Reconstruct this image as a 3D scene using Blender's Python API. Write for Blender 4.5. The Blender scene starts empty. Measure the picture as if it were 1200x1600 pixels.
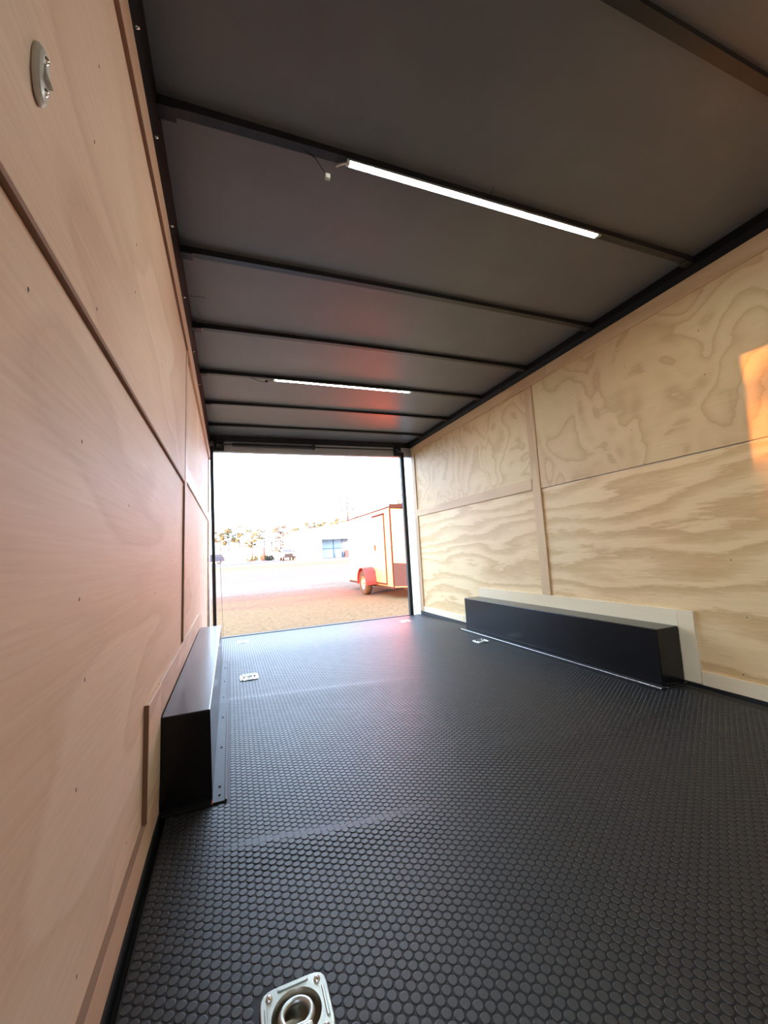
import bpy, bmesh, math, random
import numpy as np
from mathutils import Vector, Matrix
random.seed(7)
SC = bpy.context.scene
COL = SC.collection

# ------------------------------------------------------------------ camera
FPX = 636.3
AX_R = Vector((0.93418948, -0.35192928, -0.05861573))
AX_U = Vector((0.0214672, -0.10854841, 0.99385935))
AX_F = Vector((0.35613085, 0.92971126, 0.09384984))
CAM = Vector((0.1844, 0.0, 0.7911))
cd = bpy.data.cameras.new('camera'); cam = bpy.data.objects.new('camera', cd); COL.objects.link(cam)
cd.sensor_fit = 'HORIZONTAL'; cd.sensor_width = 36.0; cd.lens = 36.0 * FPX / 1200.0
cd.clip_start = 0.02; cd.clip_end = 600
M3 = Matrix((AX_R, AX_U, -AX_F)).transposed()
cam.matrix_world = Matrix.Translation(CAM) @ M3.to_4x4()
SC.camera = cam
# ------------------------------------------------------------------ world, sun, exposure
wd = bpy.data.worlds.new('world'); SC.world = wd; wd.use_nodes = True
bg = wd.node_tree.nodes['Background']
bg.inputs[0].default_value = (0.58, 0.755, 1.0, 1); bg.inputs[1].default_value = 11.0
SUN_DIR = Vector((2.45, 1.459, -0.236)).normalized()
sd = bpy.data.lights.new('sun', 'SUN'); so = bpy.data.objects.new('sun', sd); COL.objects.link(so)
sd.energy = 52.0; sd.color = (1.0, 0.37, 0.095); sd.angle = math.radians(0.6)
so.rotation_euler = SUN_DIR.to_track_quat('-Z', 'Y').to_euler(); so.location = (-8, -5, 6)
SC.view_settings.view_transform = 'Standard'; SC.view_settings.look = 'None'
SC.view_settings.gamma = 1.0; SC.view_settings.use_curve_mapping = False
SC.view_settings.exposure = 0.0
LED_STRENGTH = 150.0

# ------------------------------------------------------------------ helpers
def sm(t):
    t = max(0.0, min(1.0, t)); return t * t * (3 - 2 * t)

class MB:
    """collects shapes, builds ONE mesh object"""
    def __init__(s): s.v = []; s.f = []; s.sm = []
    def add(s, vs, fs, smooth=False):
        o = len(s.v); s.v += [tuple(v) for v in vs]
        for f in fs: s.f.append(tuple(i + o for i in f)); s.sm.append(smooth)
        return s
    def box(s, x0, x1, y0, y1, z0, z1, bev=0.0, seg=1):
        bm = bmesh.new(); bmesh.ops.create_cube(bm, size=1)
        for v in bm.verts:
            v.co = ((x0 + x1) / 2 + v.co.x * (x1 - x0), (y0 + y1) / 2 + v.co.y * (y1 - y0), (z0 + z1) / 2 + v.co.z * (z1 - z0))
        if bev > 0: bmesh.ops.bevel(bm, geom=bm.edges[:], offset=bev, segments=seg, affect='EDGES', profile=0.5)
        return s._bm(bm)
    def _bm(s, bm, smooth=False):
        bm.verts.ensure_lookup_table(); bm.faces.ensure_lookup_table()
        s.add([v.co.copy() for v in bm.verts], [[v.index for v in f.verts] for f in bm.faces], smooth); bm.free(); return s
    def prism(s, pts, axis, a, b, bev=0.0):
        """polygon pts in the two other axes, extruded along axis from a to b"""
        def mk(p, t):
            return (t, p[0], p[1]) if axis == 0 else ((p[0], t, p[1]) if axis == 1 else (p[0], p[1], t))
        bm = bmesh.new(); n = len(pts)
        A = [bm.verts.new(mk(p, a)) for p in pts]; B = [bm.verts.new(mk(p, b)) for p in pts]
        bm.faces.new(A); bm.faces.new(B[::-1])
        for i in range(n): bm.faces.new((A[i], B[i], B[(i + 1) % n], A[(i + 1) % n]))
        bmesh.ops.recalc_face_normals(bm, faces=bm.faces[:])
        if bev > 0: bmesh.ops.bevel(bm, geom=bm.edges[:], offset=bev, segments=2, affect='EDGES', profile=0.5)
        bm.verts.index_update()
        return s._bm(bm)
    def tube(s, path, rad, n=8, cap=True):
        path = [Vector(p) for p in path]; rads = rad if hasattr(rad, '__len__') else [rad] * len(path)
        rings = []; up = None
        for i, p in enumerate(path):
            t = (path[min(i + 1, len(path) - 1)] - path[max(i - 1, 0)]).normalized()
            if up is None:
                up = Vector((0, 0, 1)) if abs(t.z) < 0.9 else Vector((1, 0, 0))
            a = t.cross(up).normalized(); b = a.cross(t).normalized(); up = b
            rings.append([p + (a * math.cos(2 * math.pi * k / n) + b * math.sin(2 * math.pi * k / n)) * rads[i] for k in range(n)])
        vs = [v for r in rings for v in r]; fs = []
        for i in range(len(path) - 1):
            for k in range(n):
                fs.append((i * n + k, i * n + (k + 1) % n, (i + 1) * n + (k + 1) % n, (i + 1) * n + k))
        s.add(vs, fs, True)
        if cap:
            s.add(rings[0], [tuple(range(n))]); s.add(rings[-1], [tuple(range(n))[::-1]])
        return s
    def lathe(s, prof, c, axis='Z', n=24, smooth=True):
        """prof: (radius, height) pairs about axis through c"""
        vs = []; fs = []; m = len(prof)
        for k in range(n):
            a = 2 * math.pi * k / n
            for r, h in prof:
                q = (r * math.cos(a), r * math.sin(a), h)
                if axis == 'X': q = (q[2], q[0], q[1])
                if axis == 'Y': q = (q[0], q[2], q[1])
                vs.append((q[0] + c[0], q[1] + c[1], q[2] + c[2]))
        for k in range(n):
            k2 = (k + 1) % n
            for j in range(m - 1):
                fs.append((k * m + j, k2 * m + j, k2 * m + j + 1, k * m + j + 1))
        s.add(vs, fs, smooth); return s
    def map(s, fn): s.v = [tuple(fn(*v)) for v in s.v]; return s
    def mesh(s, name):
        me = bpy.data.meshes.new(name); me.from_pydata(s.v, [], s.f)
        me.polygons.foreach_set('use_smooth', s.sm)
        bm = bmesh.new(); bm.from_mesh(me); bmesh.ops.recalc_face_normals(bm, faces=bm.faces[:]); bm.to_mesh(me); bm.free()
        me.update(); return me
    def build(s, name, mat, parent=None):
        me = s.mesh(name); me.materials.append(mat); return link(name, me, parent)

def link(name, me, parent=None, loc=None):
    o = bpy.data.objects.new(name, me); COL.objects.link(o)
    if parent:
        o.parent = parent
        pl = parent.matrix_basis.translation
        q = parent
        off = Vector((0, 0, 0))
        while q: off += q.location; q = q.parent
        o.location = -off            # mesh coordinates stay world coordinates
    if loc: o.location = o.location + Vector(loc)
    return o
def tag(o, label=None, cat=None, group=None, kind=None):
    if label: o['label'] = label
    if cat: o['category'] = cat
    if group: o['group'] = group
    if kind: o['kind'] = kind
    return o
def thing(name, loc, label, cat, group=None):
    o = bpy.data.objects.new(name, None); COL.objects.link(o); o.location = loc; o.empty_display_size = 0.05
    return tag(o, label, cat, group)
def copy_tree(o, parent=None):
    c = o.copy(); COL.objects.link(c)
    if parent: c.parent = parent
    for ch in list(o.children): copy_tree(ch, c)
    return c
def at(px, py, Y):
    d = AX_F + AX_R * ((px - 600) / FPX) - AX_U * ((py - 800) / FPX)
    return CAM + d * ((Y - CAM.y) / d.y)

# ------------------------------------------------------------------ materials
def mat(name, col, rough=0.5, metal=0.0, spec=0.5, emit=None, es=0.0):
    m = bpy.data.materials.new(name); m.use_nodes = True; b = m.node_tree.nodes['Principled BSDF']
    b.inputs['Base Color'].default_value = (*col, 1); b.inputs['Roughness'].default_value = rough
    b.inputs['Metallic'].default_value = metal; b.inputs['Specular IOR Level'].default_value = spec
    if emit: b.inputs['Emission Color'].default_value = (*emit, 1); b.inputs['Emission Strength'].default_value = es
    return m
class NT:
    def __init__(s, m): s.t = m.node_tree; s.b = s.t.nodes['Principled BSDF']
    def n(s, typ, **kw):
        nd = s.t.nodes.new(typ)
        for k, v in kw.items():
            if k in nd.inputs.keys() if isinstance(k, str) else False: nd.inputs[k].default_value = v
            else: setattr(nd, k, v)
        return nd
    def l(s, a, b): s.t.links.new(a, b)
    def math(s, op, a, b=None):
        nd = s.t.nodes.new('ShaderNodeMath'); nd.operation = op
        for i, q in enumerate((a, b)):
            if q is None: continue
            if isinstance(q, (int, float)): nd.inputs[i].default_value = q
            else: s.l(q, nd.inputs[i])
        return nd.outputs[0]
    def ramp(s, fac, stops, interp='LINEAR'):
        nd = s.t.nodes.new('ShaderNodeValToRGB'); nd.color_ramp.interpolation = interp
        e = nd.color_ramp.elements
        while len(e) < len(stops): e.new(0.5)
        for q, (p, c) in zip(e, stops): q.position = p; q.color = (*c, 1)
        s.l(fac, nd.inputs[0]); return nd.outputs[0]
    def noise(s, vec, scale, detail=3, rough=0.5, dist=0.0):
        nd = s.t.nodes.new('ShaderNodeTexNoise'); nd.inputs['Scale'].default_value = scale
        nd.inputs['Detail'].default_value = detail; nd.inputs['Roughness'].default_value = rough; nd.inputs['Distortion'].default_value = dist
        if vec is not None: s.l(vec, nd.inputs['Vector'])
        return nd.outputs['Fac']
    def mapping(s, vec, scale=(1, 1, 1), loc=(0, 0, 0)):
        nd = s.t.nodes.new('ShaderNodeMapping'); nd.inputs['Scale'].default_value = scale; nd.inputs['Location'].default_value = loc
        s.l(vec, nd.inputs['Vector']); return nd.outputs[0]
    def mix(s, fac, a, b, typ='MIX'):
        nd = s.t.nodes.new('ShaderNodeMix'); nd.data_type = 'RGBA'; nd.blend_type = typ
        if isinstance(fac, (int, float)): nd.inputs[0].default_value = fac
        else: s.l(fac, nd.inputs[0])
        for i, q in ((6, a), (7, b)):
            if isinstance(q, tuple): nd.inputs[i].default_value = (*q, 1)
            else: s.l(q, nd.inputs[i])
        return nd.outputs[2]
    def bump(s, h, strength=0.2, dist=0.002):
        nd = s.t.nodes.new('ShaderNodeBump'); nd.inputs['Strength'].default_value = strength; nd.inputs['Distance'].default_value = dist
        s.l(h, nd.inputs['Height']); s.l(nd.outputs[0], s.b.inputs['Normal'])
    def coords(s, rnd=9.0):
        tc = s.t.nodes.new('ShaderNodeTexCoord'); oi = s.t.nodes.new('ShaderNodeObjectInfo')
        ad = s.t.nodes.new('ShaderNodeVectorMath'); ad.operation = 'ADD'
        cb = s.t.nodes.new('ShaderNodeCombineXYZ'); r = s.math('MULTIPLY', oi.outputs['Random'], rnd)
        for i in range(3): s.l(r, cb.inputs[i])
        s.l(tc.outputs['Object'], ad.inputs[0]); s.l(cb.outputs[0], ad.inputs[1]); return ad.outputs[0]

def plywood(name, stops, stretch, bands, scale, fibre=0.12, along=1, rough=0.55, dist=0.5, seed=(0, 0, 0), detail=2.0, jag=0.05, streak=0.0, spec=0.3, across=0.0):
    """rotary-cut veneer: contour bands of a noise stretched along the grain"""
    m = mat(name, (0.6, 0.45, 0.3), rough, spec=spec); t = NT(m)
    v = t.mapping(t.coords(), loc=seed)
    sc = t.mapping(v, stretch)
    fs = (1, 4, 150) if along == 1 else ((1, 150, 4))
    fb = t.noise(t.mapping(v, fs), 1.0, 3, 0.6)
    n1 = t.noise(sc, scale, detail, 0.5, dist)
    js = (1, 9, 70) if along == 1 else (1, 70, 9)
    n2 = t.math('ADD', t.math('MULTIPLY', n1, bands), t.math('MULTIPLY', t.noise(t.mapping(v, js), 1.0, 3, 0.6), jag * bands * 0.3))
    if streak:
        ss = (1, 0.5, 9) if along == 1 else (1, 9, 0.5)
        n2 = t.math('ADD', n2, t.math('MULTIPLY', t.noise(t.mapping(v, ss), 1.0, 2, 0.5), streak))
    if across:
        sp_xyz = t.t.nodes.new('ShaderNodeSeparateXYZ'); t.l(v, sp_xyz.inputs[0]); n2 = t.math('ADD', n2, t.math('MULTIPLY', sp_xyz.outputs[2], across))
    fr = t.math('FRACT', n2)
    col = t.ramp(fr, stops)
    col2 = t.mix(fibre, col, t.ramp(fb, [(0.3, (0.35, 0.26, 0.18)), (0.7, (1, 0.93, 0.82))]), 'SOFT_LIGHT')
    big = t.noise(v, 1.1, 2)
    col3 = t.mix(0.5, col2, t.ramp(big, [(0.3, (0.42, 0.40, 0.38)), (0.7, (0.58, 0.58, 0.58))]), 'OVERLAY')
    t.l(col3, t.b.inputs['Base Color']); t.bump(fb, 0.12, 0.001)
    return m

P_LIGHT = (0.78, 0.58, 0.335); P_MID = (0.63, 0.41, 0.20); P_DARK = (0.56, 0.35, 0.16)
M = {}
M['ply_wave'] = plywood('wavy_pine_plywood', [(0.0, (0.610, 0.386, 0.174)), (0.07, (0.710, 0.487, 0.244)), (0.18, (0.800, 0.579, 0.309)), (0.45, (0.790, 0.565, 0.296)), (0.62, (0.710, 0.487, 0.244)), (0.88, (0.640, 0.415, 0.191)), (1.0, (0.610, 0.386, 0.174))], (1, 0.34, 1.0), 7.0, 1.5, dist=0.2, detail=2.5, jag=0.34, streak=1.6, across=7.0, spec=0.5)
M['ply_knot'] = plywood('figured_pine_plywood', [(0.0, (0.564, 0.371, 0.181)), (0.08, (0.676, 0.475, 0.248)), (0.35, (0.706, 0.498, 0.265)), (0.7, (0.666, 0.461, 0.235)), (0.93, (0.588, 0.390, 0.193)), (1.0, (0.564, 0.371, 0.181))], (1, 1.15, 0.9), 6.5, 2.6, dist=0.6, jag=0.12, streak=1.0, detail=1.5, spec=0.45)
M['ply_left'] = plywood('smooth_lauan_plywood', [(0.0, (0.651, 0.476, 0.351)), (0.12, (0.745, 0.567, 0.432)), (0.6, (0.724, 0.546, 0.410)), (1.0, (0.672, 0.498, 0.367))], (1, 0.5, 1.3), 5.0, 1.4, fibre=0.22, dist=0.6, rough=0.62, spec=0.22)
M['batten'] = plywood('batten_wood', [(0.0, (0.570, 0.373, 0.207)), (0.15, (0.680, 0.475, 0.279)), (0.7, (0.640, 0.436, 0.248)), (1.0, (0.580, 0.378, 0.216))], (1, 0.3, 2), 4.0, 2.0)
M['batten_v'] = plywood('upright_batten_wood', [(0.0, (0.570, 0.373, 0.207)), (0.15, (0.680, 0.475, 0.279)), (0.7, (0.640, 0.436, 0.248)), (1.0, (0.580, 0.378, 0.216))], (1, 2, 0.3), 4.0, 2.0, along=2)
M['batten_l'] = plywood('left_batten_wood', [(0.0, (0.55, 0.375, 0.25)), (0.15, (0.67, 0.485, 0.345)), (0.7, (0.64, 0.455, 0.32)), (1.0, (0.56, 0.385, 0.26))], (1, 0.3, 2), 4.0, 2.0)
M['batten_glare'] = plywood('glare_striped_batten_wood', [(0.0, (0.52, 0.35, 0.24)), (0.25, (0.60, 0.42, 0.29)), (0.5, (0.76, 0.62, 0.50)), (0.8, (0.74, 0.60, 0.48)), (1.0, (0.55, 0.37, 0.25))], (1, 1.2, 4.5), 6.0, 1.6, spec=0.5)  # pale stripes paint the glare on the grain into the wood colour
M['pale'] = plywood('pale_strip_wood', [(0.0, (0.74, 0.59, 0.38)), (0.2, (0.82, 0.69, 0.48)), (1.0, (0.78, 0.64, 0.43))], (1, 0.3, 2), 3.0, 2.0)
M['ply_edge'] = mat('dark_plywood_edge', (0.27, 0.16, 0.105), 0.8)
def noisy(name, c0, c1, rough, scale, bump=0.0, metal=0.0, spec=0.5, r1=None):
    m = mat(name, c0, rough, metal, spec); t = NT(m); v = t.coords(3)
    n = t.noise(v, scale, 4, 0.55)
    t.l(t.ramp(n, [(0.3, c0), (0.7, c1)]), t.b.inputs['Base Color'])
    if r1 is not None:
        t.l(t.math('ADD', t.math('MULTIPLY', t.noise(v, scale * 0.35, 3), r1 - rough), rough), t.b.inputs['Roughness'])
    if bump: t.bump(t.noise(v, scale * 6, 2), bump, 0.001)
    return m
M['rubber'] = noisy('black_rubber_mat', (0.006, 0.006, 0.007), (0.010, 0.010, 0.011), 0.5, 60, 0.1, r1=0.58, spec=0.3)
M['coin'] = noisy('black_rubber_coin', (0.004, 0.0043, 0.005), (0.007, 0.0073, 0.008), 0.43, 50, 0.12, r1=0.52, spec=0.68)
M['ceil'] = noisy('charcoal_ceiling_liner', (0.132, 0.143, 0.162), (0.152, 0.163, 0.182), 0.38, 5, 0.0, r1=0.46, spec=0.85)
M['bow'] = noisy('black_painted_steel', (0.016, 0.017, 0.021), (0.023, 0.024, 0.03), 0.30, 14)
M['rail'] = mat('black_roof_rail', (0.005, 0.005, 0.006), 0.6, spec=0.25)
M['gloss'] = noisy('gloss_black_steel', (0.005, 0.005, 0.006), (0.009, 0.009, 0.010), 0.14, 3, 0.0, r1=0.30, spec=0.35)
M['flange'] = noisy('dark_steel_angle', (0.014, 0.015, 0.018), (0.022, 0.023, 0.027), 0.55, 20)
M['black'] = mat('matt_black', (0.012, 0.012, 0.013), 0.6)
M['zinc'] = noisy('zinc_plated_steel', (0.46, 0.50, 0.48), (0.58, 0.61, 0.58), 0.30, 18, 0.0, metal=1.0, r1=0.46)
M['zinc_dull'] = noisy('dull_zinc_pan', (0.34, 0.31, 0.25), (0.50, 0.46, 0.38), 0.28, 30, 0.0, metal=1.0, r1=0.45)
M['chrome'] = mat('chrome', (0.85, 0.86, 0.87), 0.12, 1.0)
M['alu'] = noisy('bare_aluminium', (0.66, 0.66, 0.66), (0.78, 0.78, 0.78), 0.35, 9, metal=0.7)
M['white_plastic'] = noisy('off_white_plastic', (0.60, 0.60, 0.55), (0.68, 0.68, 0.63), 0.35, 8)
M['white_trim'] = noisy('white_frame_paint', (0.66, 0.66, 0.66), (0.74, 0.74, 0.74), 0.4, 6)
M['grey_header'] = noisy('grey_header_panel', (0.42, 0.42, 0.43), (0.48, 0.48, 0.49), 0.5, 6)
M['led'] = mat('led_diffuser', (0.9, 0.95, 0.92), 0.4, emit=(0.93, 1.0, 0.955), es=LED_STRENGTH)
M['wire'] = mat('black_wire', (0.012, 0.012, 0.012), 0.5)
M['screw_dark'] = mat('dark_screw', (0.06, 0.045, 0.035), 0.45, 0.6)
M['staple'] = mat('bright_screw', (0.88, 0.86, 0.82), 0.25, 0.6)

# ------------------------------------------------------------------ layout numbers (metres)
W = 2.44; YD = 4.80; YF = -1.70; ZC = 2.178; TH = 0.05
BOX_A, BOX_B, BOX_H = 1.555, 3.447, 0.293
def LX(x, y, z): return (x - 0.0433 + 0.02165 * z, y, z)       # the left wall leans out slightly
def floor_z(x, y):
    z = -0.036 * sm((y - 3.5) / 1.3)
    # two low wrinkles in the rubber mat
    yc = 1.255 - 0.11 * (x - 0.3) + 0.012 * math.sin(x * 9)
    z += 0.0060 * math.exp(-((y - yc) / (0.020 if y > yc else 0.10)) ** 2) * sm((x - 0.10) / 0.15) * (1 - sm((x - 0.45) / 0.4))
    yc2 = 2.52 - 0.17 * (x - 0.3)
    z += 0.0040 * math.exp(-((y - yc2) / (0.045 if y > yc2 else 0.15)) ** 2) * (1 - sm((x - 0.9) / 0.5))
    yc3 = 1.40 + 0.05 * math.sin(x * 3)
    z += 0.003 * math.exp(-((y - yc3) / 0.09) ** 2) * sm((x - 0.9) / 0.5)
    return z

# ------------------------------------------------------------------ floor and rubber coin mat
fl = bpy.data.objects.new('floor', None); COL.objects.link(fl); tag(fl, kind='structure')
fl.location = (1.2, 1.5, 0)
MB().box(-0.11, W + TH, YF - TH, YD + 0.03, -0.16, -0.045).build('subfloor', M['black'], fl)
DR = [(0.276, 0.803, 0.119, 0.116, 0.0), (0.288, 2.972, 0.118, 0.150, 0.0), (0.285, 4.36, 0.105, 0.125, 0), (2.040, 4.36, 0.105, 0.125, 0), (2.105, 2.955, 0.112, 0.120, 0)]
m = MB(); K = 0.86
xs = sorted(set(np.linspace(-0.02, W - 0.035, 70)) | {d[0] + q * d[2] / 2 * K for d in DR for q in (-1, 1)})
ys = sorted(set(np.linspace(YF, YD - 0.02, 330)) | {d[1] + q * d[3] / 2 * K for d in DR for q in (-1, 1)})
def in_hole(x, y): return any(abs(x - d[0]) < d[2] / 2 * K and abs(y - d[1]) < d[3] / 2 * K for d in DR)
vs = [(x, y, floor_z(x, y) - 0.0012) for y in ys for x in xs]; nx = len(xs)
fs = [(j * nx + i, j * nx + i + 1, (j + 1) * nx + i + 1, (j + 1) * nx + i) for j in range(len(ys) - 1) for i in range(nx - 1)
      if not in_hole((xs[i] + xs[i + 1]) / 2, (ys[j] + ys[j + 1]) / 2)]
m.add(vs, fs, True); m.build('rubber_sheet', M['rubber'], fl)
# coins: hexagonal lattice, columns running down the trailer
CP = 0.0215; CW = CP * math.sqrt(3) / 2; CR = 0.0094; CHT = 0.0010
def covered(x, y):
    for cx, cy, w, l, a in DR:
        if abs(x - cx) < w / 2 + 0.004 and abs(y - cy) < l / 2 + 0.004: return True
    if BOX_A - 0.035 < y < BOX_B + 0.05 and (x < 0.165 or x > 2.2): return True
    return False
pts = []
for i in range(int((W - 0.06) / CW)):
    x = -0.008 + i * CW
    for j in range(int((YD - YF - 0.05) / CP)):
        y = YF + 0.015 + j * CP + (CP / 2 if i % 2 else 0)
        if y > YD - 0.04 or covered(x, y): continue
        pts.append((x, y, floor_z(x, y) - 0.0012))
def coin_mesh(n):
    v = [(CR * math.cos(2 * math.pi * k / n), CR * math.sin(2 * math.pi * k / n), 0) for k in range(n)]
    v += [((CR - 0.0005) * math.cos(2 * math.pi * k / n), (CR - 0.0005) * math.sin(2 * math.pi * k / n), CHT * 0.75) for k in range(n)]
    v += [((CR - 0.0013) * math.cos(2 * math.pi * k / n), (CR - 0.0013) * math.sin(2 * math.pi * k / n), CHT) for k in range(n)]
    f = [(k, (k + 1) % n, n + (k + 1) % n, n + k) for k in range(n)] + [(n + k, n + (k + 1) % n, 2 * n + (k + 1) % n, 2 * n + k) for k in range(n)]
    f += [tuple(range(2 * n, 3 * n))]
    return v, f
def framed(p):
    d = Vector(p) - CAM; z = d.dot(AX_F)
    if z < 0.1: return None
    px = 600 + FPX * d.dot(AX_R) / z; py = 800 - FPX * d.dot(AX_U) / z
    if not (4 < px < 1196 and 4 < py < 1590): return None
    return abs(d.z) / d.length ** 3
sc_ = [(framed(p), i) for i, p in enumerate(pts)]
best = sorted([q for q in sc_ if q[0] is not None], reverse=True)[:300]
bset = {i for _, i in best}
cv, cf = coin_mesh(20)
cme = bpy.data.meshes.new('coin'); cme.from_pydata(cv, [], cf); cme.materials.append(M['coin'])
for i in sorted(bset):
    o = bpy.data.objects.new('coin', cme); COL.objects.link(o); o.parent = fl
    o.location = Vector(pts[i]) - fl.location
rest = np.array([p for i, p in enumerate(pts) if i not in bset])
cv, cf = coin_mesh(10); cv = np.array(cv); nv = len(cv)
V = (rest[:, None, :] + cv[None]).reshape(-1, 3)
lens = np.array([len(f) for f in cf]); flat = np.array([i for f in cf for i in f])
N = len(rest)
loops = (flat[None] + (np.arange(N) * nv)[:, None]).ravel()
tot = np.tile(lens, N); start = np.concatenate(([0], np.cumsum(tot)[:-1]))
me = bpy.data.meshes.new('coin_pattern')
me.vertices.add(len(V)); me.vertices.foreach_set('co', V.ravel())
me.loops.add(len(loops)); me.loops.foreach_set('vertex_index', loops)
me.polygons.add(len(tot)); me.polygons.foreach_set('loop_start', start); me.polygons.foreach_set('loop_total', tot)
me.update(calc_edges=True); me.validate(); me.shade_flat(); me.materials.append(M['coin'])
tag(link('coin_pattern', me, fl), kind='stuff')

# ------------------------------------------------------------------ walls
def screw_mesh():
    return MB().lathe([(0.0, 0.0018), (0.003, 0.0018), (0.0045, 0.0), (0.0045, -0.004)], (0, 0, 0), 'X', 10).mesh('screw')
SCM = screw_mesh(); SCM.materials.append(M['screw_dark'])
SCB = screw_mesh(); SCB.materials.append(M['staple'])
def screw(parent, loc, rz, bright=False):
    o = bpy.data.objects.new('screw', SCB if bright else SCM); COL.objects.link(o); o.parent = parent
    o.location = Vector(loc) - parent.location; o.rotation_euler = (0, 0, rz); o.scale = (0.4, 0.7, 0.7) if bright else (0.25, 0.55, 0.8)

# --- right wall: shell, four plywood panels, battens
wr = bpy.data.objects.new('wall_right', None); COL.objects.link(wr); wr.location = (W, 1.5, 0); tag(wr, kind='structure')
MB().box(W + 0.022, W + TH + 0.02, YF - TH, YD + 0.03, -0.1, ZC + 0.06).build('outer_skin', M['white_trim'], wr)
PX = W + 0.012                                      # panel face sits behind the battens
def rpanel(y0, y1, z0, z1, mt, off=0.0): return MB().box(PX + off, W + 0.03, y0, y1, z0, z1, 0.001).build('plywood_panel', mt, wr)
rpanel(2.485, YD - 0.02, -0.05, 1.215, M['ply_wave'])
rpanel(2.53, YD - 0.02, 1.215, 2.10, M['ply_knot'])
rpanel(YF, 2.4835, -0.03, 1.1925, M['ply_wave'])
rpanel(YF, 2.515, 1.1985, 2.10, M['ply_knot'], -0.006)
def rstrip(y0, y1, z0, z1, mt, name='batten', out=0.0):
    return MB().box(W - out, W + 0.020, y0, y1, z0, z1, 0.0012).build(name, mt, wr)
rstrip(YF, 2.312, 2.022, 2.112, M['batten']); rstrip(2.3145, YD - 0.03, 2.022, 2.112, M['batten'])
rstrip(2.482, 2.572, 0.383, 2.0205, M['batten_v'])
rstrip(2.574, YD - 0.11, 1.20, 1.285, M['batten'], out=0.002)
rstrip(YD - 0.105, YD - 0.02, -0.05, 2.0205, M['batten_v'])
rstrip(1.5535, 3.43, 0.283, 0.381, M['pale'], out=0.002)
rstrip(1.468, 1.552, 0.012, 0.381, M['pale'], out=0.003)
rstrip(YF, 1.464, 0.008, 0.078, M['pale'])
rstrip(3.455, 3.76, -0.012, 0.075, M['pale']); rstrip(3.7625, YD - 0.11, -0.04, 0.068, M['pale'])
MB().box(W - 0.004, W + 0.02, YF, YD - 0.02, -0.05, 0.006).build('dark_gap_strip', M['black'], wr)  # black strip filling the gap between trim and floor
for (y, z, b) in [(1.234, 0.378, 0), (1.282, 0.104, 0), (2.367, 0.595, 0), (2.367, 1.126, 0), (1.686, 1.816, 0), (1.269, 1.814, 0), (1.267, 1.58, 0),
                  (1.267, 0.647, 0), (1.66, 0.66, 0), (2.094, 1.294, 1), (2.084, 0.668, 1), (2.91, 1.587, 1), (3.344, 1.593, 1), (4.19, 1.814, 1), (3.357, 0.953, 1), (2.937, 0.94, 1),
                  (2.924, 1.33, 1), (3.77, 1.823, 1), (3.77, 1.55, 1), (4.19, 1.5, 1), (4.2, 1.7, 1), (4.2, 0.93, 1), (1.69, 0.378, 0), (3.36, 1.33, 1), (2.1, 1.80, 0), (1.69, 1.42, 0)]:
    off = -0.006 if (z > 1.2 and y < 2.5) else 0.0
    screw(wr, (PX + off, y, z), math.pi, bool(b))

# --- left wall (leaning), with the side-door opening behind the camera
wl = bpy.data.objects.new('wall_left', None); COL.objects.link(wl); wl.location = (0, 1.5, 0); tag(wl, kind='structure')
SY0, SY1, SZ1 = -1.22, -0.35, 1.846                  # side door opening
def lbox(x0, x1, y0, y1, z0, z1, mt, name, bev=0.0012): return MB().box(x0, x1, y0, y1, z0, z1, bev).map(LX).build(name, mt, wl)
for (y0, y1, z0, z1) in [(SY1, YD + 0.03, -0.1, ZC + 0.06), (YF - TH, SY0, -0.1, ZC + 0.06), (SY0, SY1, SZ1, ZC + 0.06)]:
    lbox(-0.065, -0.022, y0, y1, z0, z1, M['white_trim'], 'outer_skin', 0)
def lpanel(y0, y1, z0, z1, off=0.0): return lbox(-0.03, -0.010 + off, y0, y1, z0, z1, M['ply_left'], 'plywood_panel')
lpanel(SY1, 2.248, -0.03, 1.188); lpanel(2.27, YD - 0.02, -0.04, 1.21)
lpanel(SY1, 2.248, 1.196, 1.97, 0.008); lpanel(2.27, YD - 0.02, 1.212, 1.97, 0.002)
lpanel(YF, SY0, -0.03, 1.97); lpanel(SY0, SY1, SZ1, 1.97)
def lstrip(y0, y1, z0, z1, name='batten', mt=None, out=0.0): return lbox(-0.02, out, y0, y1, z0, z1, mt or M['batten_l'], name)
lstrip(YF, YD - 0.03, 1.893, 1.985, out=0.008)
lstrip(2.25, 2.33, 0.41, 1.891)
lstrip(2.332, YD - 0.10, 1.215, 1.30, mt=M['batten_glare'], out=-0.002)
lstrip(YD - 0.095, YD - 0.02, -0.03, 1.891)
lstrip(1.545, 3.36, BOX_H + 0.002, 0.405)
lstrip(1.33, 1.543, 0.102, 0.405, mt=M['batten_l'], out=0.003)
lstrip(SY1 + 0.01, 1.541, 0.012, 0.098, out=0.002)
lstrip(3.46, YD - 0.10, -0.02, 0.08)
MB().box(-0.02, 0.004, SY1, YD - 0.02, -0.05, 0.008).map(LX).build('dark_gap_strip', M['black'], wl)  # black strip stands in for the dark gap between trim and floor
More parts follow.
